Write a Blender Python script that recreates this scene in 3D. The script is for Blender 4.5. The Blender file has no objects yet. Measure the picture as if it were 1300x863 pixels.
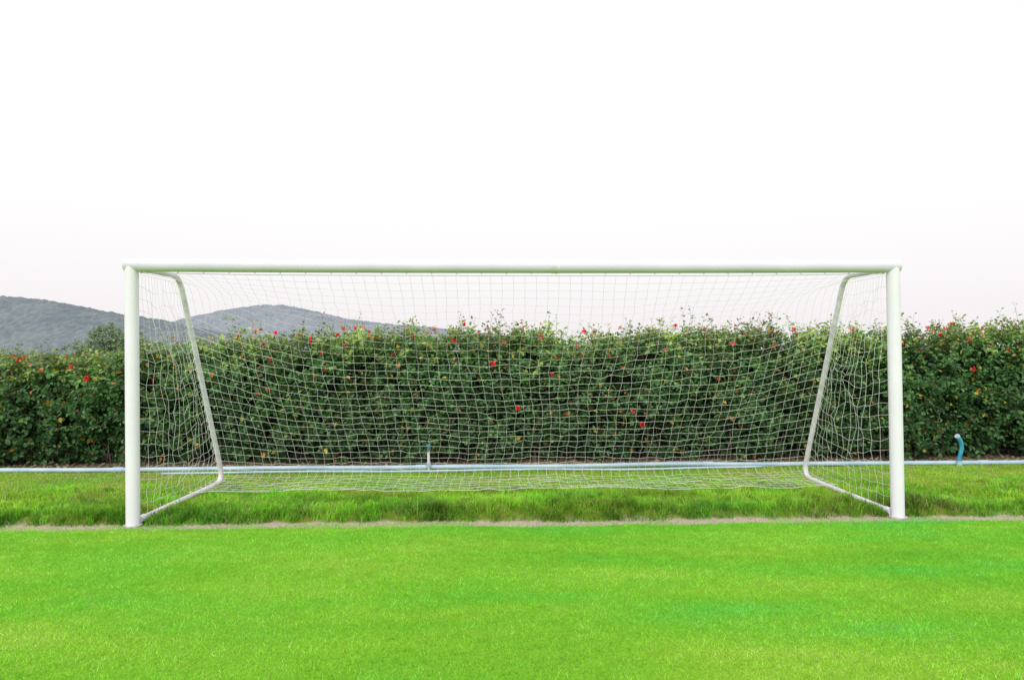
import bpy, math, numpy as np
from mathutils import Matrix, Vector
rng = np.random.default_rng(7)
scene = bpy.context.scene
scene.view_settings.view_transform = 'Standard'
scene.view_settings.look = 'None'
scene.view_settings.exposure = 0
COL = scene.collection
TH = math.radians(1.87)
F = 866.7
CAM = np.array([-0.309, -6.543, 1.65])
def W(px, py, D):
    a = (px-650)/F*D; u = (443-py)/F*D
    return np.array([CAM[0]+a*math.cos(TH)+D*math.sin(TH), CAM[1]-a*math.sin(TH)+D*math.cos(TH), CAM[2]+u])

# ------------------------------------------------------------ helpers
def np_mesh(name, verts, faces, mat, smooth=False, col=None, parent=None):
    me = bpy.data.meshes.new(name)
    verts = np.asarray(verts, dtype=np.float32); faces = np.asarray(faces, dtype=np.int32)
    k = faces.shape[1]; m = faces.shape[0]
    me.vertices.add(len(verts)); me.vertices.foreach_set("co", verts.ravel())
    me.loops.add(m*k); me.loops.foreach_set("vertex_index", faces.ravel())
    me.polygons.add(m); me.polygons.foreach_set("loop_start", np.arange(0, m*k, k, dtype=np.int32))
    try: me.polygons.foreach_set("loop_total", np.full(m, k, dtype=np.int32))
    except Exception: pass
    me.polygons.foreach_set("use_smooth", np.full(m, smooth, dtype=bool))
    me.update(calc_edges=True)
    if col is not None:
        a = me.color_attributes.new("tint", 'FLOAT_COLOR', 'POINT')
        c = np.ones((len(verts), 4), dtype=np.float32); c[:, :3] = np.clip(col, 0, 1)
        a.data.foreach_set("color", c.ravel())
    me.materials.append(mat)
    ob = bpy.data.objects.new(name, me); COL.objects.link(ob)
    if parent: ob.parent = parent
    return ob
def empty(name, loc, label, cat):
    e = bpy.data.objects.new(name, None); e.location = loc; e.empty_display_size = 0.2
    COL.objects.link(e); e["label"] = label; e["category"] = cat
    return e
def tube(pts, r, seg=12, cap=True):
    pts = np.asarray(pts, float); n = len(pts)
    rr = np.full(n, r) if np.isscalar(r) else np.asarray(r)
    t = np.gradient(pts, axis=0); t /= np.linalg.norm(t, axis=1)[:, None]+1e-12
    up = np.array([0, 0, 1.]) if abs(t[0][2]) < 0.8 else np.array([0, 1., 0])
    V = []; nrm = np.cross(up, t[0]); nrm /= np.linalg.norm(nrm)
    a = np.arange(seg)/seg*2*math.pi
    for i in range(n):
        nrm = nrm - t[i]*np.dot(nrm, t[i]); nrm /= np.linalg.norm(nrm)
        b = np.cross(t[i], nrm)
        V.append(pts[i]+rr[i]*(np.cos(a)[:, None]*nrm+np.sin(a)[:, None]*b))
    V = np.concatenate(V); Fc = []
    for i in range(n-1):
        for j in range(seg):
            k = (j+1) % seg
            Fc.append((i*seg+j, i*seg+k, (i+1)*seg+k, (i+1)*seg+j))
    if cap:
        c0 = len(V); V = np.concatenate([V, pts[:1], pts[-1:]])
        for j in range(0, seg, 2):
            k = (j+1) % seg; l = (j+2) % seg; o = (n-1)*seg
            Fc.append((c0, l, k, j)); Fc.append((c0+1, o+j, o+k, o+l))
    return V, np.array(Fc)
def joinm(parts):
    V = []; Fs = []; o = 0
    for v, f in parts:
        V.append(v); Fs.append(np.asarray(f)+o); o += len(v)
    return np.concatenate(V), np.concatenate(Fs)
def set_auto(ob, deg=40):
    me = ob.data
    try: me.set_sharp_from_angle(angle=math.radians(deg))
    except Exception: pass
def bez(pts, rad, n=8):
    pts = [np.array(p, float) for p in pts]; out = [pts[0]]
    rads = rad if isinstance(rad, (list, tuple)) else [rad]*len(pts)
    for i in range(1, len(pts)-1):
        p = pts[i]; a = pts[i-1]-p; b = pts[i+1]-p
        la, lb = np.linalg.norm(a), np.linalg.norm(b); rr = min(rads[i], la*.45, lb*.45)
        s = p+a/la*rr; e = p+b/lb*rr
        for k in range(n+1):
            u = k/n; out.append((1-u)**2*s+2*u*(1-u)*p+u*u*e)
    out.append(pts[-1]); return np.array(out)
def resample(P, n):
    P = np.asarray(P, float); d = np.r_[0, np.cumsum(np.linalg.norm(np.diff(P, axis=0), axis=1))]
    s = np.linspace(0, d[-1], n)
    return np.stack([np.interp(s, d, P[:, i]) for i in range(P.shape[1])], 1)
def ns(x, y, seed=0, f=1.0):
    r = np.random.default_rng(seed); v = 0
    for i in range(7):
        a = r.uniform(0, 2*math.pi); k = f*r.uniform(0.6, 2.6); ph = r.uniform(0, 6.28)
        v = v+np.sin((x*math.cos(a)+y*math.sin(a))*k+ph+1.3*np.sin(0.7*k*(x*math.sin(a)-y*math.cos(a))+ph*2))
    return v/7*1.6

# ------------------------------------------------------------ materials
def newmat(name):
    m = bpy.data.materials.new(name); m.use_nodes = True
    nt = m.node_tree; b = nt.nodes["Principled BSDF"]
    return m, nt, b
def nd(nt, t, **kw):
    n = nt.nodes.new(t)
    for k, v in kw.items(): setattr(n, k, v)
    return n
def noise(nt, scale, detail=4, vec=None, mapscale=None):
    tc = nd(nt, 'ShaderNodeTexCoord'); src = tc.outputs['Object']
    if mapscale:
        mp = nd(nt, 'ShaderNodeMapping'); mp.inputs['Scale'].default_value = mapscale
        nt.links.new(src, mp.inputs[0]); src = mp.outputs[0]
    n = nd(nt, 'ShaderNodeTexNoise'); n.inputs['Scale'].default_value = scale; n.inputs['Detail'].default_value = detail
    nt.links.new(src, n.inputs['Vector']); return n.outputs['Fac']
def ramp(nt, fac, stops):
    r = nd(nt, 'ShaderNodeValToRGB'); e = r.color_ramp.elements
    while len(e) < len(stops): e.new(0.5)
    for i, (p, c) in enumerate(stops):
        e[i].position = p; e[i].color = (*c, 1) if len(c) == 3 else c
    nt.links.new(fac, r.inputs[0]); return r.outputs[0]
def mix(nt, fac, a, b, mode='MIX'):
    n = nd(nt, 'ShaderNodeMix', data_type='RGBA', blend_type=mode)
    for s, v in ((n.inputs[0], fac), (n.inputs[6], a), (n.inputs[7], b)):
        if isinstance(v, (int, float)): s.default_value = v
        elif isinstance(v, tuple): s.default_value = (*v, 1)
        else: nt.links.new(v, s)
    return n.outputs[2]
def simple(name, c1, c2, scale=6, rough=0.5, bump=0.0, metal=0, spec=0.5, trans=0.0):
    m, nt, b = newmat(name); f = noise(nt, scale, 6); col = ramp(nt, f, [(0.35, c1), (0.65, c2)])
    nt.links.new(col, b.inputs['Base Color'])
    b.inputs['Roughness'].default_value = rough; b.inputs['Metallic'].default_value = metal
    b.inputs['Specular IOR Level'].default_value = spec
    if bump:
        f2 = noise(nt, scale*6, 4); bm = nd(nt, 'ShaderNodeBump'); bm.inputs['Strength'].default_value = bump
        bm.inputs['Distance'].default_value = 0.02
        nt.links.new(f2, bm.inputs['Height']); nt.links.new(bm.outputs[0], b.inputs['Normal'])
    if trans:
        tr = nd(nt, 'ShaderNodeBsdfTranslucent'); nt.links.new(col, tr.inputs[0])
        ms = nd(nt, 'ShaderNodeMixShader'); ms.inputs[0].default_value = trans
        nt.links.new(b.outputs[0], ms.inputs[1]); nt.links.new(tr.outputs[0], ms.inputs[2])
        nt.links.new(ms.outputs[0], nt.nodes['Material Output'].inputs[0])
    return m
def leafmat(name, rough, trans, spec, var=None, mapscale=None, nscale=1.0, tcol=(1, 1, 0.5)):
    m, nt, b = newmat(name)
    at = nd(nt, 'ShaderNodeAttribute', attribute_name='tint'); c = at.outputs['Color']
    if var:
        f = noise(nt, nscale, 5, mapscale=mapscale)
        c = mix(nt, 1.0, c, ramp(nt, f, var), 'MULTIPLY')
    nt.links.new(c, b.inputs['Base Color']); b.inputs['Roughness'].default_value = rough
    b.inputs['Specular IOR Level'].default_value = spec
    tr = nd(nt, 'ShaderNodeBsdfTranslucent'); nt.links.new(mix(nt, 1.0, c, tcol, 'MULTIPLY'), tr.inputs[0])
    ms = nd(nt, 'ShaderNodeMixShader'); ms.inputs[0].default_value = trans
    nt.links.new(b.outputs[0], ms.inputs[1]); nt.links.new(tr.outputs[0], ms.inputs[2])
    nt.links.new(ms.outputs[0], nt.nodes['Material Output'].inputs[0]); return m

M_white = simple("white_painted_metal", (0.90, 0.84, 0.98), (0.85, 0.80, 0.93), 2.5, 0.35, 0.04)
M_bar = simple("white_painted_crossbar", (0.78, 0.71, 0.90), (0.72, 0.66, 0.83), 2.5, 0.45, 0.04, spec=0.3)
M_white2 = simple("worn_white_tube", (0.84, 0.79, 0.91), (0.66, 0.63, 0.72), 7, 0.4, 0.1)
M_net = simple("white_cord", (0.95, 0.93, 0.94), (0.91, 0.89, 0.88), 5, 0.8, trans=0.3)
M_pipe = simple("pale_blue_pvc", (0.36, 0.50, 0.64), (0.50, 0.64, 0.76), 3, 0.45, 0.1)
M_teal = simple("teal_pipe_paint", (0.02, 0.24, 0.42), (0.06, 0.38, 0.55), 9, 0.4, 0.1)
M_dark = simple("dark_valve_metal", (0.06, 0.08, 0.10), (0.14, 0.18, 0.20), 20, 0.5)
M_rust = simple("grey_steel_fitting", (0.45, 0.46, 0.47), (0.6, 0.6, 0.6), 20, 0.5)
M_stem = simple("hedge_bark", (0.09, 0.075, 0.05), (0.20, 0.165, 0.12), 10, 0.9, 0.3)
M_core = simple("hedge_core_shade", (0.012, 0.026, 0.010), (0.028, 0.046, 0.018), 9, 1.0, 0.0, spec=0.0)  # near-black colour stands in for shade deep inside the hedge
LV = [(0.28, (1.3, .98, 1.35)), (0.42, (1.02, .94, .85)), (0.55, (0.82, .91, .75)), (0.72, (0.55, 0.92, 1.15))]
M_lawn = leafmat("mown_grass", 0.55, 0.3, 0.25, LV, (0.30, 1.3, 1), 1.3)
M_rough = leafmat("rough_grass_blades", 0.6, 0.35, 0.2,
                  [(0.32, (1., 0.80, .9)), (0.5, (.80, .84, .85)), (0.68, (0.62, .88, 0.8))], (0.6, 1.2, 1), 1.3)
M_leaf = leafmat("hibiscus_leaf", 0.40, 0.25, 0.5)
M_flower = leafmat("hibiscus_petal", 0.6, 0.3, 0.2, tcol=(1, .3, .3))
M_far = leafmat("distant_leaves", 0.8, 0.1, 0.1)
M_fartrunk = simple("distant_bark", (0.16, 0.15, 0.14), (0.22, 0.21, 0.20), 2, 0.9)

# ------------------------------------------------------------ ground
def groundmat():
    m, nt, b = newmat("field_ground")
    L = nt.links
    tc = nd(nt, 'ShaderNodeTexCoord'); sp = nd(nt, 'ShaderNodeSeparateXYZ'); L.new(tc.outputs['Object'], sp.inputs[0])
    wob = noise(nt, 2.2, 5)
    y = nd(nt, 'ShaderNodeMath', operation='MULTIPLY_ADD'); L.new(wob, y.inputs[0]); y.inputs[1].default_value = 0.22
    L.new(sp.outputs['Y'], y.inputs[2])
    yy = y.outputs[0]
    def step(a, bb):
        r = nd(nt, 'ShaderNodeMapRange'); r.inputs[1].default_value = a; r.inputs[2].default_value = bb
        L.new(yy, r.inputs[0]); return r.outputs[0]
    n1 = noise(nt, 9, 8); n2 = noise(nt, 1.3, 5, mapscale=(0.30, 1.3, 1)); n3 = noise(nt, 45, 6)
    lawn = mix(nt, 1.0, ramp(nt, n3, [(0.3, (0.14, 0.34, 0.02)), (0.7, (0.22, 0.48, 0.03))]),
               ramp(nt, n2, LV), 'MULTIPLY')
    dirt = ramp(nt, n3, [(0.3, (0.30, 0.245, 0.18)), (0.7, (0.52, 0.46, 0.35))])
    rough = ramp(nt, n1, [(0.35, (0.09, 0.17, 0.012)), (0.65, (0.17, 0.20, 0.03))])
    dry = ramp(nt, n1, [(0.32, (0.14, 0.28, 0.014)), (0.5, (0.23, 0.33, 0.035)), (0.7, (0.40, 0.34, 0.16))])
    soil = ramp(nt, n3, [(0.3, (0.11, 0.085, 0.06)), (0.7, (0.28, 0.22, 0.16))])
    far = ramp(nt, n2, [(0.3, (0.05, 0.10, 0.03)), (0.7, (0.12, 0.13, 0.06))])
    c = mix(nt, step(-0.06, -0.01), lawn, dirt)
    c = mix(nt, step(0.12, 0.18), c, rough)
    c = mix(nt, step(1.35, 1.7), c, dry)
    c = mix(nt, step(2.90, 3.08), c, soil)
    c = mix(nt, step(6.0, 9.0), c, far)
    L.new(c, b.inputs['Base Color']); b.inputs['Roughness'].default_value = 0.95
    b.inputs['Specular IOR Level'].default_value = 0.1
    bm = nd(nt, 'ShaderNodeBump'); bm.inputs['Strength'].default_value = 0.5; bm.inputs['Distance'].default_value = 0.02
    L.new(n3, bm.inputs['Height']); L.new(bm.outputs[0], b.inputs['Normal'])
    return m
def gz(x, y):
    x = np.asarray(x, float); y = np.asarray(y, float)
    near = np.clip(1-np.abs(x)/40, 0, 1)
    s = np.clip((y-0.02)/0.12, 0, 1); s = s*s*(3-2*s)
    back = np.clip((1.9-y)/1.5, 0, 1)
    bar = np.clip((np.minimum(np.abs(x-3.62), np.abs(x+3.62))-0.08)/0.15, 0, 1)
    z = s*(0.010+0.065*back*bar) + near*0.008*ns(x, y, 3, 1.2)
    z = z+near*bar*0.034*s*np.clip(ns(x, y, 5, 2.5), -1, 1)*np.clip((3.0-y)/2, 0, 1)
    return z
gx = np.concatenate([[-2500, -1200, -500, -200, -80, -40, -20], np.linspace(-13, 13, 301), [20, 40, 80, 200, 500, 1200, 2500]])
gy = np.concatenate([[-300, -80, -30, -14], np.linspace(-9, 9, 361), [14, 25, 60, 150, 400, 1000, 2600]])
X, Y = np.meshgrid(gx, gy); V = np.stack([X, Y, gz(X, Y)], -1).reshape(-1, 3)
nx, ny = len(gx), len(gy)
i, j = np.meshgrid(np.arange(nx-1), np.arange(ny-1)); a = (j*nx+i).ravel()
g = np_mesh("ground", V, np.stack([a, a+1, a+nx+1, a+nx], 1), groundmat(), True); g["kind"] = "structure"
g["label"] = "football field ground with mown turf, dirt edge and dry soil"; g["category"] = "ground"

# ------------------------------------------------------------ grass
def blades1(P, h, w, lean):
    n = len(P); a = rng.uniform(0, 2*math.pi, n); la = rng.uniform(0, 2*math.pi, n)
    dx = np.stack([np.cos(a), np.sin(a), np.zeros(n)], 1)*w[:, None]/2
    tip = P+np.stack([np.cos(la)*lean*h, np.sin(la)*lean*h, h], 1)
    V = np.stack([P-dx, P+dx, tip], 1).reshape(-1, 3)
    return V, np.arange(3*n).reshape(n, 3)
def blades2(P, h, w, lean):
    n = len(P); a = rng.uniform(0, 2*math.pi, n); la = rng.uniform(0, 2*math.pi, n)
    dx = np.stack([np.cos(a), np.sin(a), np.zeros(n)], 1)*w[:, None]/2
    d = np.stack([np.cos(la)*lean*h, np.sin(la)*lean*h, np.zeros(n)], 1); z = np.zeros((n, 3)); z[:, 2] = h
    m = P+d*0.3+z*0.6; t = P+d+z*(1-0.35*lean[:, None])
    V = np.stack([P-dx, P+dx, m-dx*.8, m+dx*.8, t], 1).reshape(-1, 3); o = np.arange(n)[:, None]*5
    Fc = np.concatenate([o+np.array([0, 1, 3]), o+np.array([0, 3, 2]), o+np.array([2, 3, 4])])
    return V, Fc
def edge(x): return 0.035*ns(x, 0*x, 11, 3.0)+0.04*ns(x, 0*x, 12, 11)
n = 760000
x = rng.uniform(-6.8, 6.8, n); y = rng.uniform(-4.3, 0.10, n)
lim = -0.115+edge(x)+np.clip((-4.6-x)/0.8, 0, 1)*0.08+0.09*np.clip(ns(x, 0*x, 14, 4)*2-.2, 0, 1)
k = (y < lim+rng.normal(0, 0.03, n)); x = x[k]; y = y[k]; n = len(x)
P = np.stack([x, y, gz(x, y)-0.002], 1)
clump = ns(x, y, 24, 30)+0.7*ns(x, y, 25, 55)
h = rng.uniform(0.008, 0.022, n)*(1+0.25*np.clip(clump, -1, 1)); w = rng.uniform(0.0025, 0.0055, n)
V, Fc = blades1(P, h, w, rng.uniform(0.2, 1.3, n))
base = np.array([0.29, 0.72, 0.075]); t = rng.uniform(0.6, 1.3, n)[:, None]
pat = ns(x, y*1.8, 21, 1.6)+0.6*ns(x, y, 22, 6)
fine = ns(x, y*1.5, 23, 14)
band = ns(x*0.15, y, 26, 3.5)
c = base*t*(1+0.09*np.clip(pat, -1, 1)+0.10*fine+0.11*clump+0.07*band)[:, None]
c[:, 0] *= 1+0.22*np.clip((-y-1.8)/1.5, 0, 1)
straw = rng.uniform(0, 1, n) < np.clip(0.08+0.10*pat+0.09*fine+0.08*band+0.07*np.clip((-y-1.8)/1.5, 0, 1), 0.01, 0.45)
c[straw] = np.array([0.58, 0.72, 0.26])*t[straw]
cc = np.repeat(c, 3, 0)
o = np_mesh("lawn_grass", V, Fc, M_lawn, False, cc); o["kind"] = "stuff"; o["label"] = "short bright green mown grass on the pitch"; o["category"] = "grass"

def nearbar(x, y):
    d = np.minimum(np.abs(x-3.62), np.abs(x+3.62)); return (d < 0.07) & (y < 2.25)
n = 190000
x = rng.uniform(-9.5, 9.5, n); y = rng.uniform(-0.08, 1.85, n)
tuft = ns(x, y, 31, 5)
den = np.where(y < 1.2, 1.0, 0.6)*np.clip(0.75+0.6*tuft, 0.12, 1)
lo = 0.01+edge(x+5)-np.clip((-4.6-x)/0.8, 0, 1)*0.15
k = (rng.uniform(0, 1, n) < den) & (y > lo+rng.normal(0, 0.015, n)); x = x[k]; y = y[k]
m = 1900; tx_ = rng.uniform(-9.5, 9.5, m); ty_ = np.abs(rng.normal(0.10, 0.20, m))+0.03
far_ = rng.uniform(0, 1, m) < .35; ty_[far_] = rng.uniform(.3, 1.5, far_.sum())
per = 34; tx2 = np.repeat(tx_, per)+rng.normal(0, .022, m*per); ty2 = np.repeat(ty_, per)+rng.normal(0, .022, m*per)
th = np.repeat(rng.uniform(.55, 1.4, m), per); tb = np.repeat(rng.uniform(.6, 1.3, m), per)
n0 = len(x)
x = np.concatenate([x, tx2]); y = np.concatenate([y, ty2]); istuft = np.concatenate([np.zeros(n0), th]); tbr = np.concatenate([np.ones(n0), tb]); n = len(x)
hh = rng.uniform(0.025, 0.065, n)*(1+0.6*ns(x, y, 33, 6)); hh = np.clip(hh, 0.012, 0.13)
hh = np.where(istuft > 0, istuft*rng.uniform(.06, .115, n), hh)
hh = hh*np.where(y > 1.1, 0.65, 1)*np.where(nearbar(x, y), 0.3, 1)
V, Fc = blades2(np.stack([x, y, gz(x, y)-0.003], 1), hh, rng.uniform(0.004, 0.008, n), rng.uniform(0.2, 1.2, n))
front = np.clip((0.30-y)/0.25, 0, 1)*np.clip(0.75+0.6*ns(x, y, 39, 4), 0, 1)
c = np.array([0.37, 0.72, 0.06])*(rng.uniform(0.55, 1.35, n)*tbr)[:, None]*(1+0.36*ns(x, y, 37, 3.5))[:, None]
c = c*(1-front[:, None]*np.array([.50, .38, .40]))  # front blades darkened, painted shade under the ragged tufts
st = rng.uniform(0, 1, n) < np.clip(0.07+0.16*ns(x, y, 36, 3), 0.02, 0.4); c[st] = np.array([0.58, 0.53, 0.26])*rng.uniform(0.45, 1.2, st.sum())[:, None]
o = np_mesh("rough_grass", V, Fc, M_rough, False, np.repeat(c, 5, 0)); o["kind"] = "stuff"
o["label"] = "shaggy uncut green grass verge behind the goal line"; o["category"] = "grass"
n = 130000
x = rng.uniform(-9.5, 9.5, n); y = rng.uniform(1.4, 3.3, n)
den = np.clip(0.8+0.7*ns(x, y, 41, 2.5)+0.25*ns(x, y, 42, 9), 0.08, 1)*np.clip((3.3-y)/0.5, 0, 1)
k = rng.uniform(0, 1, n) < den; x = x[k]; y = y[k]; n = len(x)
V, Fc = blades2(np.stack([x, y, gz(x, y)-0.003], 1), rng.uniform(0.015, 0.045, n), rng.uniform(0.004, 0.009, n), rng.uniform(0.3, 1.3, n))
c = np.array([0.40, 0.76, 0.07])*rng.uniform(0.6, 1.3, n)[:, None]*(1+0.2*ns(x, y, 47, 3))[:, None]
st = rng.uniform(0, 1, n) < np.clip(0.12+0.2*ns(x, y, 46, 1.6)+0.35*np.clip((y-2.3)/0.8, 0, 1)+0.12*np.clip(-x/4, 0, 1), 0.03, 0.7)
c[st] = np.array([0.66, 0.58, 0.32])*rng.uniform(0.5, 1.2, st.sum())[:, None]
o = np_mesh("dry_grass", V, Fc, M_rough, False, np.repeat(c, 5, 0)); o["kind"] = "stuff"
o["label"] = "thin patchy yellow green grass beside the hedge"; o["category"] = "grass"

parts = []
for q in range(420):
    px_ = rng.uniform(-4.7, 8); py_ = rng.uniform(-0.14, 0.05); r = rng.uniform(0.005, 0.016)
    v = np.array([[1, 0, 0], [-1, 0, 0], [0, 1, 0], [0, -1, 0], [0, 0, .7], [0, 0, -.7]])*r*rng.uniform(.7, 1.3, (6, 1))
    parts.append((v+np.array([px_, py_, float(gz(px_, py_))+r*0.2]), np.array([(0, 2, 4), (2, 1, 4), (1, 3, 4), (3, 0, 4), (2, 0, 5), (1, 2, 5), (3, 1, 5), (0, 3, 5)])))
v, f = joinm(parts)
o = np_mesh("soil_clods", v, f, simple("pale_soil", (0.28, .23, .17), (0.48, .42, .33), 30, 1)); o["kind"] = "stuff"
o["label"] = "small crumbs of pale soil along the turf edge"; o["category"] = "soil"

# ------------------------------------------------------------ goal
SH = -0.010
goal = empty("football_goal", (0, 0, 0), "white full size football goal with net standing on grass", "goal")
def lean(v):
    v = np.array(v, float); v[:, 0] += SH*v[:, 2]; return v
def part(name, vf, mat, smooth=True, parent=goal, ang=40):
    o = np_mesh(name, lean(vf[0]), vf[1], mat, smooth, None, parent)
    set_auto(o, ang); return o
HB = 2.450
BC = (2.10, 0.015)
BX = {-1: -3.63, 1: 3.70}
def sx(s, y): return 3.63*s+(BX[s]-3.63*s)*np.clip(y/2.1, 0, 1)
for s in (-1, 1):
    xx = 3.66*s
    post = part("post", tube([(xx, 0, -0.02), (xx, 0, 1.2), (xx, 0, HB-0.004)], 0.0605, 40), M_white)
    pl = [tube([(xx, 0, 0.0), (xx, 0, 0.014)], 0.08, 24)]
    for q in range(4):
        an = math.pi/4+q*math.pi/2; pl.append(tube([(xx+.07*math.cos(an), .07*math.sin(an), 0.014), (xx+.07*math.cos(an), .07*math.sin(an), 0.022)], 0.008, 6))
    part("base_plate", joinm(pl), M_rust)
    xi = 3.63*s
    path = bez([(xi, 0.05, HB-0.02), (sx(s, .92), 0.92, HB-0.005), (BX[s], BC[0], BC[1]), (xi, 0.055, 0.045)], [0, .17, .26, 0], 10)
    part("side_frame", tube(path, 0.029, 16), M_white2)
    part("upper_socket", tube([(xi, 0.045, HB-0.02), (xi, 0.13, HB-0.02)], 0.036, 16), M_white2)
    part("lower_socket", tube([(xi, 0.055, 0.045), (xi, 0.15, 0.044)], 0.036, 16), M_white2)
xs = np.linspace(-3.716, 3.716, 31)
bar = np.stack([xs, 0*xs, HB-0.010*(1-(xs/3.7)**2)], 1)
part("crossbar", tube(bar, 0.062, 40), M_bar)
part("joint_sleeve", tube([(0.31, 0, HB-.010), (0.39, 0, HB-.010)], 0.0638, 40), M_white2)
hk = []
for q in np.linspace(-3.5, 3.5, 30):
    zc = HB-0.012*(1-(q/3.7)**2)
    hk.append(tube(bez([(q, 0.05, zc-0.02), (q, 0.085, zc-0.03), (q, 0.08, zc-0.06), (q, 0.055, zc-0.062)], .02, 3), 0.004, 6))
for s in (-1, 1):
    for z in np.linspace(0.25, 2.25, 9):
        hk.append(tube([(3.66*s, 0.055, z), (3.66*s, 0.085, z+0.005), (3.66*s, 0.085, z+0.03)], 0.004, 6))
part("net_hook", joinm(hk), M_net).__setitem__("kind", "stuff")

# net
R = 0.00155
strands = []
S = resample(bez([(0.07, 2.385), (0.92, 2.40), (2.07, 0.12), (1.60, 0.085), (1.15, 0.08)], .14), 200)
Mid = resample(bez([(0.06, 2.36), (0.50, 1.90), (1.15, 1.00), (1.85, 0.12), (1.42, 0.09), (1.05, 0.08)], .45), 200)
NC = 66; NR = 38
us = np.linspace(-3.62, 3.62, NC)
SR = resample(S, NR); MR = resample(Mid, NR)
grid = np.zeros((NR, NC, 3))
for jx, u in enumerate(us):
    d = 3.62-abs(u); wgt = math.exp(-(d/0.9)**1.3)
    yz = SR*wgt+MR*(1-wgt)
    grid[:, jx, 0] = u; grid[:, jx, 1:] = yz
vv = np.linspace(0, 1, NR)[:, None]*np.ones((1, NC)); uu = np.ones((NR, 1))*us[None, :]
grid[..., 0] += np.clip(uu-2.2, 0, 2)/1.42*0.07*np.clip(grid[..., 1]/2.1, 0, 1)
env = np.clip(vv*5, 0, 1)*np.clip((3.62-np.abs(uu))*1.6, 0, 1)
grid[..., 0] += env*0.05*ns(uu, vv*4, 51, 1.2)+env*rng.normal(0, 0.008, uu.shape)
grid[..., 1] += env*(0.08*ns(uu, vv*3, 52, 1.3))+env*rng.normal(0, 0.008, uu.shape)
grid[..., 2] += env*(0.05*ns(uu, vv*3, 53, 1.5))*np.clip(1.25-vv, 0, 1)+env*rng.normal(0, 0.007, uu.shape)
low = np.clip((vv-0.80)/0.2, 0, 1)
grid[..., 1] += low*(0.06*ns(uu, vv*2, 54, 4))
grid[..., 2] = np.maximum(grid[..., 2], 0.06)+low*0.012*np.abs(ns(uu, vv*9, 55, 7))
grid[..., 2] = np.maximum(grid[..., 2], gz(grid[..., 0], grid[..., 1])+0.045)
def add_strand(P, r=R, sub=1): strands.append(tube(P, r, 4, False))
for a in range(NR): add_strand(grid[a], R*(0.70 if 0 < a < 12 else 1.0) if a not in (0, NR-1) else R*2.0)
for b in range(NC): add_strand(grid[:, b], R*np.clip(0.70+(np.arange(NR)-9)/16, .70, 1.0))
for s in (-1, 1):
    NRs, NCs = 21, 15
    G = np.zeros((NRs, NCs, 3))
    for a in range(NRs):
        z0 = 2.37-(2.37-0.075)*a/(NRs-1)
        back = 0.92+(BC[0]-0.92)*(2.40-z0)/2.38 - 0.03*(1 if a < NRs-3 else 3)
        for b in range(NCs):
            t = b/(NCs-1)
            y = 0.075+(back-0.075)*t
            e = math.sin(math.pi*t)**0.7*min(1, 1.2*math.sin(math.pi*min(a/(NRs-1)*0.9+0.0, 1)))
            G[a, b] = (float(sx(s, y))-s*0.10*e*math.sin(math.pi*a/(NRs-1)), y, z0-0.09*e)
    A, B = np.meshgrid(np.arange(NRs), np.arange(NCs), indexing='ij')
    en = (np.sin(np.pi*B/(NCs-1)))**0.5*np.clip(A/2.0, 0, 1)*np.clip((NRs-1-A)/1.5, 0, 1)
    G[..., 0] += en*0.03*ns(A*0.5, B*0.5, 60+s, 1.5)
    G[..., 1] += en*(rng.normal(0, 0.022, A.shape)+0.05*ns(A*.4, B*.4, 62+s, 1.5))
    G[..., 2] += en*(rng.normal(0, 0.018, A.shape)+0.05*ns(A*.4, B*.4, 64+s, 1.5))
    for a in range(NRs): add_strand(G[a], R)
    for b in range(NCs): add_strand(G[:, b], R)
    for q in range(3):
        yy_ = np.linspace(0.2, 1.95, 40)
        add_strand(np.stack([sx(s, yy_)-s*(0.08+0.04*ns(yy_, yy_*0, 70+q, 6)), yy_, 0.075+0.015*ns(yy_, yy_*0, 75+q, 8)], 1), R*1.4)
for s in (-1, 1):
    tt = np.linspace(0.03, 0.95, 400); by = 0.92+(BC[0]-0.92)*tt; bz = 2.40+(BC[1]-2.44)*tt
    an = tt*2*math.pi*24
    P = np.stack([sx(s, by)+0.034*np.cos(an), by+0.034*np.sin(an)*0.9, bz+0.034*np.sin(an)*0.45], 1)
    strands.append(tube(P, 0.0018, 4, False))
o = part("net", joinm(strands), M_net, True)
o["label"] = "white square mesh cord net sagging onto the grass"

# ------------------------------------------------------------ hedge
HX = np.array([-14, -9, -7.5, -6.3, -5.6, -5.2, -4.6, -3.6, -2.3, -.6, .6, 2, 3.6, 4.7, 5.9, 7.4, 9, 14])
HZ = np.array([1.55, 1.60, 1.60, 1.56, 1.62, 1.75, 1.83, 1.93, 1.96, 2.00, 1.93, 1.97, 2.03, 1.98, 1.98, 2.02, 2.05, 2.0])-0.14
def H(x): return np.interp(x, HX, HZ)+0.07*ns(x, 0*x, 81, 3)+0.055*ns(x, 0*x, 82, 9)
HS = -0.18
def YF(x, z):
    r = np.clip(z/H(x), 0, 1.1)
    return 3.50+HS+0.15*ns(x, z, 83, 2.2)+0.13*ns(x, z, 84, 6)+0.42*r**5+0.10*np.clip(0.35-z, 0, .35)/0.35
hedge = empty("hedge", (0, 4.1, 0), "long leafy green hibiscus hedge dotted with red flowers", "hedge")
HO = np.array([0, 4.1, 0])
XR = 10.6
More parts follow.
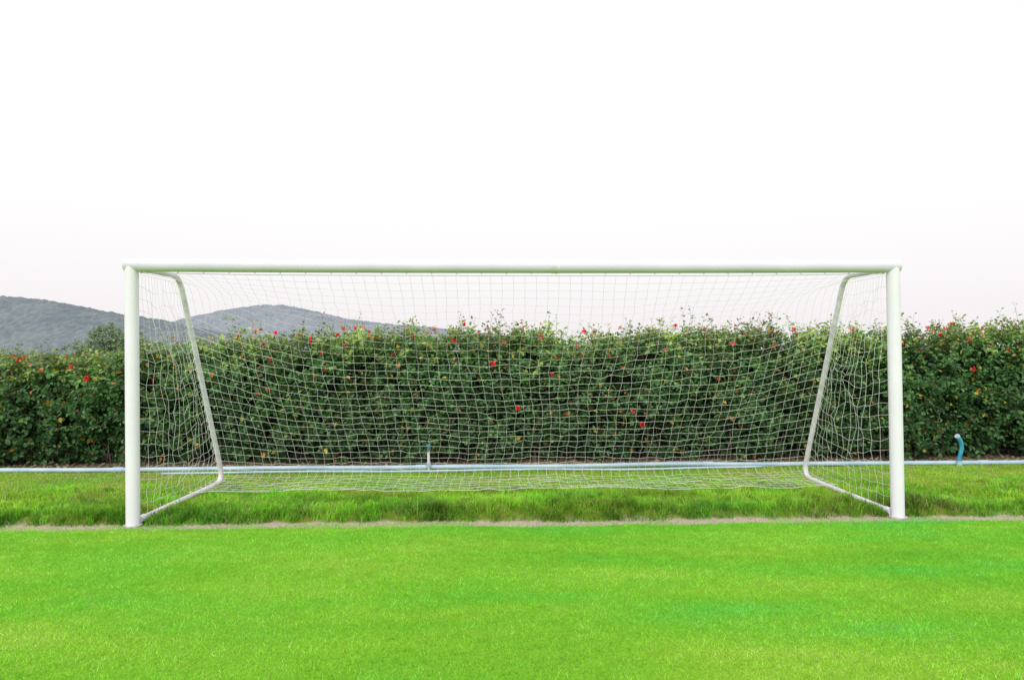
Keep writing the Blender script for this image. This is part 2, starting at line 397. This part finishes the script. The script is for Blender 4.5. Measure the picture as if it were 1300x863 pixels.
def shoots(n, kind):
    x = rng.uniform(-XR, XR, n)
    if kind == 'front':
        z = 0.05+(H(x)-0.11)*rng.uniform(0, 1, n); y = YF(x, z)+rng.uniform(0.02, 0.38, n)
        d = np.stack([rng.normal(0, .55, n), -rng.uniform(.3, 1.1, n), rng.uniform(-0.25, 1.2, n)], 1); L = rng.uniform(.16, .40, n)
    elif kind == 'top':
        y = rng.uniform(3.6, 4.65, n); z = H(x)-rng.uniform(.10, .38, n)
        d = np.stack([rng.normal(0, .45, n), rng.normal(-0.1, .4, n), rng.uniform(.7, 1.2, n)], 1); L = rng.uniform(.15, .36, n)
    elif kind == 'sprig':
        y = rng.uniform(3.55, 4.4, n); z = H(x)-rng.uniform(.12, .25, n)
        d = np.stack([rng.normal(0, .32, n), rng.normal(-.05, .2, n), rng.uniform(.9, 1.1, n)], 1); L = rng.uniform(.24, .44, n)+.26*rng.uniform(0, 1, n)**4
    else:
        z = 0.2+(H(x)-0.3)*rng.uniform(0, 1, n); y = 4.6-rng.uniform(0, .25, n)
        d = np.stack([rng.normal(0, .5, n), rng.uniform(.5, 1, n), rng.uniform(0, .9, n)], 1); L = rng.uniform(.2, .35, n)
    d /= np.linalg.norm(d, axis=1)[:, None]
    return np.stack([x, y, z], 1), d, L
allV = []; allC = []; twV = []; twF = []; nv = 0
def leaves(P, d, L, per, kind, size=(0.055, 0.085)):
    global nv
    n = len(P); t = (np.arange(per)+0.5)/per
    t = np.clip(t[None, :]+rng.normal(0, .05, (n, per)), 0, 1)
    if kind == 'sprig': t = t**0.9
    az = (np.arange(per)*2.4)[None, :]+rng.uniform(0, 6.28, (n, 1))+rng.normal(0, .4, (n, per))
    a = np.cross(d, np.array([0.3, 0.2, 1.0])); a /= np.linalg.norm(a, axis=1)[:, None]; b = np.cross(d, a)
    B = P[:, None]+d[:, None]*(L[:, None]*t)[..., None]
    out = np.cos(az)[..., None]*a[:, None]+np.sin(az)[..., None]*b[:, None]
    ld = out*0.85+d[:, None]*(0.15+0.7*t[..., None])+rng.normal(0, .22, (n, per, 3)); ld[..., 2] -= 0.15
    ld /= np.linalg.norm(ld, axis=2)[..., None]
    nr = d[:, None]*0.6+np.array([0, -0.35, .8])+rng.normal(0, .45, (n, per, 3))
    sd = np.cross(ld, nr); sd /= np.linalg.norm(sd, axis=2)[..., None]+1e-9; nr = np.cross(sd, ld)
    ln = rng.uniform(size[0], size[1], (n, per))*(1.1-0.5*t**3)*rng.uniform(.8, 1.2, (n, 1)); ln = ln[..., None]; wd = ln*rng.uniform(.55, .8, (n, per))[..., None]/2
    B = B+out*0.015
    v = [B, B+ld*ln*.28+sd*wd+nr*wd*.25, B+ld*ln*.66+sd*wd*.8+nr*wd*.2, B+ld*ln-nr*ln*.12, B+ld*ln*.66-sd*wd*.8+nr*wd*.2, B+ld*ln*.28-sd*wd+nr*wd*.25]
    v = np.stack(v, 2).reshape(-1, 3)
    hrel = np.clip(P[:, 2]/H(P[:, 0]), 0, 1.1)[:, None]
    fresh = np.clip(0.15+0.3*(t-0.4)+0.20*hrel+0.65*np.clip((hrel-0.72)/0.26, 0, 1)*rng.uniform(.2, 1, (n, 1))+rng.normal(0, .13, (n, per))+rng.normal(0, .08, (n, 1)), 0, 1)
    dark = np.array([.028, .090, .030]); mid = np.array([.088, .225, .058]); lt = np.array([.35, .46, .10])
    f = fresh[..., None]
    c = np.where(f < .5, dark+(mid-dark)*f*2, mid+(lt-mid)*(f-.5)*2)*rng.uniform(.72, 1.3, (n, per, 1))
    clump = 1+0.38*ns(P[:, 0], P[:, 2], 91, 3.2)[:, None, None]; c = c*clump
    r = rng.uniform(0, 1, (n, per)); c[r < .012] = (.62, .44, .05); c[(r > .012) & (r < .022)] = (.34, .16, .05); c[(r > .022) & (r < .030)] = (.62, .27, .05)
    if kind in ('top', 'sprig'):
        rt = (rng.uniform(0, 1, (n, per)) < .07) & (t > .6); c[rt] = (.50, .16, .06)
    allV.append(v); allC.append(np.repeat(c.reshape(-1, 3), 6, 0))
    q = 0.0035; e = P+d*L[:, None]
    tv = np.stack([P+a*q, P-a*q*.5+b*q*.87, P-a*q*.5-b*q*.87, e+a*q*.4, e-a*q*.2+b*q*.35, e-a*q*.2-b*q*.35], 1).reshape(-1, 3)
    o = np.arange(n)[:, None]*6+nv
    twV.append(tv); twF.append(np.concatenate([o+np.array([0, 1, 4, 3]), o+np.array([1, 2, 5, 4]), o+np.array([2, 0, 3, 5])])); nv += len(tv)
for kind, n, per, sz in (('front', 6600, 11, (.048, .09)), ('top', 1600, 12, (.045, .085)), ('sprig', 980, 11, (.042, .078)), ('back', 900, 9, (.06, .1))):
    P, d, L = shoots(n, kind)
    if kind == 'front':
        k = (ns(P[:, 0], P[:, 2], 95, 5) > -0.6) | (P[:, 2] < .35); P, d, L = P[k], d[k], L[k]
    if kind == 'sprig':
        k = ns(P[:, 0], 0*P[:, 0], 96, 7) > -0.15; P, d, L = P[k], d[k], L[k]
    leaves(P, d, L, per, kind, sz)
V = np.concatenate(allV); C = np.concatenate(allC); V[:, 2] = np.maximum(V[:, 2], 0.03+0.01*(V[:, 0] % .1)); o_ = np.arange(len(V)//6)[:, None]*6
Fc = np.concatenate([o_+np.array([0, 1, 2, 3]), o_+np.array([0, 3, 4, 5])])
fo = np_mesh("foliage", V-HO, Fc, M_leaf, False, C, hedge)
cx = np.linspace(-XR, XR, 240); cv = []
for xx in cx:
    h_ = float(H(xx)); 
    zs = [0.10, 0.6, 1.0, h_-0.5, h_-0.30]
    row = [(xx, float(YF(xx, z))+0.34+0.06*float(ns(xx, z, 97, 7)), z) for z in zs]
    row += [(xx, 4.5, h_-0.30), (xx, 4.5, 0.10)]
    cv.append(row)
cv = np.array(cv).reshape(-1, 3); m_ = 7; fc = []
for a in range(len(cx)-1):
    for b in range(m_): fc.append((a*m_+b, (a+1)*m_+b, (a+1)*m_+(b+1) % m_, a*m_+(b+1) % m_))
np_mesh("shade_core", cv-HO, fc, M_core, True, None, hedge)  # added slab, blocks the view through and darkens gaps between leaves
st = []
for q in range(480):
    x0 = rng.uniform(-XR, XR); y0 = rng.uniform(3.45, 4.2); z1 = rng.uniform(.5, .9)
    p = np.array([[x0, y0, -0.02], [x0+rng.normal(0, .03), y0-.02, .2], [x0+rng.normal(0, .09), y0-rng.uniform(0, .12), .45], [x0+rng.normal(0, .15), y0-rng.uniform(0, .12), z1]])
    r = rng.uniform(.006, .014); st.append(tube(p, [r, r*.85, r*.7, r*.45], 6, False))
sv, sf = joinm(st); tv = np.concatenate(twV); tf = np.concatenate(twF)
o = np_mesh("stem", np.concatenate([sv, tv])-HO, np.concatenate([sf, tf+len(sv)]), M_stem, True, None, hedge); o["kind"] = "stuff"
n = 5000; x = rng.uniform(-XR, XR, n); y = 2.98+np.abs(rng.normal(0, .4, n))
P = np.stack([x, y, gz(x, y)+rng.uniform(.004, .02, n)], 1); a = rng.uniform(0, 6.28, n); l = rng.uniform(.015, .035, n)[:, None]
dx = np.stack([np.cos(a), np.sin(a), rng.normal(0, .3, n)], 1)*l; dy = np.stack([-np.sin(a), np.cos(a), rng.normal(0, .3, n)], 1)*l*.6
V = np.stack([P-dx, P+dy, P+dx, P-dy], 1).reshape(-1, 3)
c = np.array([.36, .27, .17])*rng.uniform(.4, 1.5, n)[:, None]
o = np_mesh("leaf_litter", V, np.arange(4*n).reshape(n, 4), M_far, False, np.repeat(c, 4, 0)); o["kind"] = "stuff"
o["label"] = "dry brown fallen leaves scattered under the hedge"; o["category"] = "leaves"
def flower_mesh(pc):
    V = []; Fq = []; C = []
    for p in range(5):
        a = p*2*math.pi/5; ca, sa = math.cos(a), math.sin(a); o = len(V); lf = rng.uniform(.8, 1.15)
        for (r, w_, z_) in ((.004, .004, 0), (.022, .015, .022), (.042, .021, .028), (.054, .010, .012)):
            for s in (-1, 1):
                V.append((r*lf*ca-s*w_*sa, r*lf*sa+s*w_*ca, z_+0.010*s)); C.append(pc if r > .01 else (pc[0]*.5, 0, 0.02))
        for q in range(3): Fq.append((o+q*2, o+q*2+1, o+q*2+3, o+q*2+2))
    v, f = tube([(0, 0, 0), (0, .002, .03), (.003, .006, .055)], [.003, .0025, .005], 6, False); o = len(V)
    V = np.concatenate([np.array(V), v]); Fq = np.concatenate([np.array(Fq), f+o]); C = C+[(.75, .25, .05)]*len(v)
    return V, Fq, np.array(C)
protos = []
for pc in ((.92, .02, .07), (.95, .09, .20), (.88, .03, .05)):
    fv, ff, fcx = flower_mesh(pc)
    protos.append([np_mesh("flower", fv, ff, M_flower, False, fcx, hedge), True])
fp = [(345, 408), (430, 414), (346, 456), (349, 492), (336, 497), (715, 525), (657, 517), (625, 462), (522, 426), (440, 437), (395, 432), (745, 414),
      (820, 426), (880, 424), (1152, 408), (1151, 436), (1216, 424), (1250, 432), (800, 520), (932, 437), (1062, 431), (575, 432), (60, 470),
      (15, 456), (5, 462), (92, 466), (130, 478), (300, 427), (330, 436), (372, 424), (412, 446), (418, 470), (465, 420), (500, 450), (550, 418), (606, 424), (640, 436),
      (690, 428), (730, 440), (770, 452), (845, 444), (900, 418), (960, 425), (990, 440), (1020, 418), (1100, 420), (1180, 446), (1200, 412), (1283, 418), (1290, 446),
      (1235, 470), (905, 480), (530, 500), (250, 470), (205, 480), (812, 538), (470, 428), (1130, 500), (700, 475),
      (448, 416), (512, 418), (590, 412), (665, 414), (795, 416), (835, 418), (865, 414), (945, 412), (1075, 414), (1165, 416), (1240, 412), (320, 420), (280, 432), (25, 452), (45, 456),
      (10, 450), (70, 458), (425, 424), (540, 424), (760, 420), (1000, 424), (1225, 418), (1268, 424)]
for q, (px, py) in enumerate(fp):
    w_ = W(px, py, 10.0); x0, z0 = w_[0], w_[2]; hz = float(H(x0)); z0 = min(z0, hz+0.16)
    y0 = float(YF(x0, min(z0, hz)))+(0.0 if z0 > hz-0.05 else -0.14)
    pr = protos[rng.choice(3, p=[.5, .25, .25])]
    if pr[1]: ob = pr[0]; pr[1] = False
    else:
        ob = pr[0].copy(); COL.objects.link(ob); ob.parent = hedge
    ob.location = Vector((x0, y0, z0))-Vector(HO)
    sc = rng.uniform(.7, 1.05) if q < 27 else rng.uniform(.5, .88); ob.scale = (sc, sc*rng.uniform(.75, 1), sc)
    ob.rotation_euler = (math.radians(90+rng.normal(-20, 32)), rng.normal(0, .5), rng.normal(0, .7))

# ------------------------------------------------------------ pipes
def tpart(name, vf, mat, parent, off):
    o = np_mesh(name, vf[0]-np.array(off), vf[1], mat, True, None, parent); set_auto(o); return o
PY = 2.83
xs = np.linspace(-12, 12, 97)
py_ = PY+0.02*ns(xs, 0*xs, 101, .8); pz = 0.045+0.008*ns(xs, 0*xs, 102, 1.1)
e = empty("water_pipe", (0, PY, 0), "long pale blue plastic water pipe lying beside the hedge", "pipe")
tpart("pipe_run", tube(np.stack([xs, py_, pz], 1), 0.031, 16), M_pipe, e, (0, PY, 0))
for xx in (-9.2, -5.3, -1.25, 2.7, 6.6):
    yy_ = float(np.interp(xx, xs, py_)); zz = float(np.interp(xx, xs, pz))
    tpart("coupling", tube([(xx-.07, yy_, zz), (xx+.07, yy_, zz)], 0.038, 16), M_pipe, e, (0, PY, 0))
xs2 = np.linspace(-4.6, 3.4, 60)
y2 = 2.56+0.05*ns(xs2, 0*xs2, 105, .7)+0.12*np.clip((xs2-1.5)/2, 0, 1)**2; z2 = 0.04+0.006*ns(xs2, 0*xs2, 106, 1)
o = np_mesh("garden_hose", *tube(np.stack([xs2, y2, z2], 1), 0.014, 12), M_pipe, True)
o["label"] = "thin pale grey hose lying on grass beside the pipe"; o["category"] = "hose"
w_ = W(545, 592, 9.4); tx, ty = w_[0], PY-0.07
e = empty("standpipe", (tx, ty, 0), "short upright white water pipe with a dark tap", "water tap")
tpart("riser", tube([(tx, ty, 0), (tx, ty, .28)], .018, 14), M_white2, e, (tx, ty, 0))
tpart("collar", tube([(tx, ty, 0.05), (tx, ty, .12)], .027, 14), M_pipe, e, (tx, ty, 0))
tpart("valve", joinm([tube([(tx, ty, .28), (tx, ty, .32)], .022, 12), tube(bez([(tx, ty, .31), (tx-.0, ty-.06, .315), (tx, ty-.075, .27)], .03, 5), .010, 10)]), M_dark, e, (tx, ty, 0))
tpart("tap_handle", joinm([tube([(tx, ty, .32), (tx, ty, .355)], .006, 8), tube([(tx-.028, ty, .355), (tx+.028, ty, .358)], .007, 8)]), M_teal, e, (tx, ty, 0))
tx, ty = W(1219, 583, 9.2)[0]+0.20, PY-0.06
e = empty("pipe_outlet", (tx, ty, 0), "curved teal blue pipe outlet rising beside the hedge", "pipe")
path = bez([(tx-.01, ty, 0), (tx-.015, ty, .10), (tx+.03, ty, .26), (tx+.005, ty-.01, .36), (tx-.045, ty-.02, .42)], .12, 6)
tpart("bent_tube", tube(path, np.linspace(.027, .029, len(path)), 16), M_teal, e, (tx, ty, 0))
tpart("flange", tube([(tx-.040, ty-.018, .414), (tx-.055, ty-.024, .432)], .034, 16), M_pipe, e, (tx, ty, 0))
tpart("base_joint", tube([(tx-.01, ty, 0.02), (tx-.012, ty, .08)], .038, 16), M_pipe, e, (tx, ty, 0))

# ------------------------------------------------------------ hills and far tree
def hillmat(name, c1, c2, c3):  # aerial haze is painted into these base colours
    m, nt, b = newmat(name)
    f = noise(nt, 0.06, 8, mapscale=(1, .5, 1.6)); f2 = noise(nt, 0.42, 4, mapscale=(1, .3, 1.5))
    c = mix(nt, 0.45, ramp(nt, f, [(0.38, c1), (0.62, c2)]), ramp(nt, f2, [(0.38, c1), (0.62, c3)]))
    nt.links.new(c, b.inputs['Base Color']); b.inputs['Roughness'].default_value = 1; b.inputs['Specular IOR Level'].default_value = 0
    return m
def hill(name, D, ridge, depth, mat, label, seed, bump):
    rp = np.array(ridge, float); N = 900; Mh = 110
    px = np.linspace(rp[0, 0], rp[-1, 0], N); ry = np.interp(px, rp[:, 0], rp[:, 1])
    ker = np.hanning(41); ker /= ker.sum(); ry = np.convolve(np.pad(ry, 20, mode='edge'), ker, 'valid')
    V = np.zeros((Mh, N, 3)); t = np.linspace(0, 1, Mh)
    base = np.array([W(p, 443, D) for p in px]); top = (443-ry)/F*D+1.65
    dr = np.stack([base[:, 0]-CAM[0], base[:, 1]-CAM[1]], 1); dr /= np.linalg.norm(dr, axis=1)[:, None]
    for a in range(Mh):
        s = t[a]; prof = math.sin(min(s/0.6, 1)*math.pi/2) if s < .6 else math.cos((s-.6)/.4*math.pi/2)
        yo = (s-0.6)*depth
        xx = base[:, 0]+dr[:, 0]*yo; yy = base[:, 1]+dr[:, 1]*yo
        crowns = np.abs(ns(xx, yy, seed+3, 1.0))
        zz = np.maximum(top, 0)*prof*(1+0.16*ns(xx, yy, seed, 0.05)*(1-prof))+bump*prof*(0.5*ns(xx, yy, seed+1, .25)+0.5*ns(xx, yy, seed+2, .6)-0.6*crowns+.12*rng.normal(0, .5, N))
        V[a] = np.stack([xx, yy, zz-0.6], 1)
    i, j = np.meshgrid(np.arange(N-1), np.arange(Mh-1)); a = (j*N+i).ravel()
    o = np_mesh(name, V.reshape(-1, 3), np.stack([a, a+1, a+N+1, a+N], 1), mat, True)
    o["kind"] = "structure"; o["label"] = label; o["category"] = "hill"; return o
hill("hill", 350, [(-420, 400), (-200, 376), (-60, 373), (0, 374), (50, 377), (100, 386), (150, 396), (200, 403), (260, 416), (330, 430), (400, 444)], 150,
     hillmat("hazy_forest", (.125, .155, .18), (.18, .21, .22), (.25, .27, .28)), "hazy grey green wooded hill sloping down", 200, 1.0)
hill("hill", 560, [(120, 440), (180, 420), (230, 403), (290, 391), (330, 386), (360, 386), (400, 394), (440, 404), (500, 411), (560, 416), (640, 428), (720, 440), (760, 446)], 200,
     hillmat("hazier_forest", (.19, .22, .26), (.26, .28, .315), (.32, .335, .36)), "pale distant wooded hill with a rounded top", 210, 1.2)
w_ = W(140, 443, 75); tx, ty = w_[0], w_[1]
tree = empty("tree", (tx, ty, 0), "dark green rounded tree standing beyond the hedge", "tree")
tp = [tube([(0, 0, -.1), (0.05, 0, 1.0), (.1, 0, 2.2), (0, 0, 3.6)], [.16, .13, .10, .04], 8)]
for q in range(9):
    an = q*2.4; z0 = 1.1+.2*q; tp.append(tube([(.06, 0, z0), (.06+.7*math.cos(an), .7*math.sin(an), z0+.5), (1.5*math.cos(an), 1.5*math.sin(an), z0+.9)], [.06, .04, .015], 6))
v, f = joinm(tp); o = np_mesh("trunk", v, f, M_fartrunk, True, None, tree)
th_ = rng.normal(0, 1, (120, 3)); th_ /= np.linalg.norm(th_, axis=1)[:, None]
cl = np.concatenate([th_*rng.uniform(.3, 1, (120, 1))*np.array([2.3, 1.6, 1.5])+np.array([-.1, 0, 2.9]), rng.normal(0, 1, (40, 3))*np.array([1.1, .6, .4])+np.array([2.6, 0, 2.3]), rng.normal(0, 1, (26, 3))*np.array([.9, .6, .3])+np.array([-2.6, 0, 1.8])])
n = 20000; ci = rng.integers(0, len(cl), n); dv = rng.normal(0, 1, (n, 3)); dv /= np.linalg.norm(dv, axis=1)[:, None]
P = cl[ci]+dv*rng.uniform(.12, .45, n)[:, None]; P[:, 2] = np.clip(P[:, 2], .5, 5.0)
a = rng.normal(0, 1, (n, 3)); a /= np.linalg.norm(a, axis=1)[:, None]; b = np.cross(a, rng.normal(0, 1, (n, 3))); b /= np.linalg.norm(b, axis=1)[:, None]
s_ = rng.uniform(.05, .12, n)[:, None]; V = np.stack([P-a*s_, P+b*s_*.6, P+a*s_, P-b*s_*.6], 1).reshape(-1, 3)
c = np.array([.28, .38, .26])*rng.uniform(.7, 1.3, n)[:, None]  # leaf green paled to carry distance haze in the colour
np_mesh("crown", V, np.arange(4*n).reshape(n, 4), M_far, False, np.repeat(c, 4, 0), tree)

# ------------------------------------------------------------ light
EL, AZ = math.radians(38), math.radians(200)
w = bpy.data.worlds.new("World"); scene.world = w; w.use_nodes = True; nt = w.node_tree; bg = nt.nodes['Background']
sky = nd(nt, 'ShaderNodeTexSky', sky_type='NISHITA'); sky.sun_disc = False; sky.sun_elevation = EL; sky.sun_rotation = AZ
sky.dust_density = 4; sky.air_density = 1.0
tc = nd(nt, 'ShaderNodeTexCoord'); sp = nd(nt, 'ShaderNodeSeparateXYZ'); nt.links.new(tc.outputs['Generated'], sp.inputs[0])
cr = ramp(nt, sp.outputs['Z'], [(0.0, (.955, .905, .92)), (0.12, (.98, .95, .96)), (0.28, (1, .985, .99)), (0.5, (1, 1, 1))])
mr = nd(nt, 'ShaderNodeMapRange'); mr.inputs[1].default_value = 0; mr.inputs[2].default_value = 1; mr.inputs[3].default_value = 1.0; mr.inputs[4].default_value = 1.45
nt.links.new(sp.outputs['Z'], mr.inputs[0])
vm = nd(nt, 'ShaderNodeVectorMath', operation='SCALE'); nt.links.new(cr, vm.inputs[0]); nt.links.new(mr.outputs[0], vm.inputs['Scale'])
vs = nd(nt, 'ShaderNodeVectorMath', operation='SCALE'); nt.links.new(sky.outputs[0], vs.inputs[0]); vs.inputs['Scale'].default_value = 0.1
mx = mix(nt, 0.06, vm.outputs[0], vs.outputs[0]); nt.links.new(mx, bg.inputs[0]); bg.inputs[1].default_value = 1.0
ld = bpy.data.lights.new("sun", 'SUN'); ld.energy = 1.5; ld.angle = math.radians(25); ld.color = (1, .96, .92)
lo_ = bpy.data.objects.new("sun", ld); COL.objects.link(lo_)
dirv = Vector((math.sin(AZ)*math.cos(EL), math.cos(AZ)*math.cos(EL), math.sin(EL)))
lo_.rotation_euler = dirv.to_track_quat('Z', 'Y').to_euler(); lo_.location = (0, -5, 20)

# ------------------------------------------------------------ camera
cd = bpy.data.cameras.new("camera"); cd.sensor_width = 36; cd.lens = 24.0; cd.clip_end = 6000; cd.clip_start = 0.05
co = bpy.data.objects.new("camera", cd); COL.objects.link(co)
co.matrix_world = Matrix.Translation(Vector(CAM)) @ Matrix.Rotation(-TH, 4, 'Z') @ Matrix.Rotation(math.radians(90.76), 4, 'X') @ Matrix.Rotation(math.radians(-0.15), 4, 'Z')
scene.camera = co
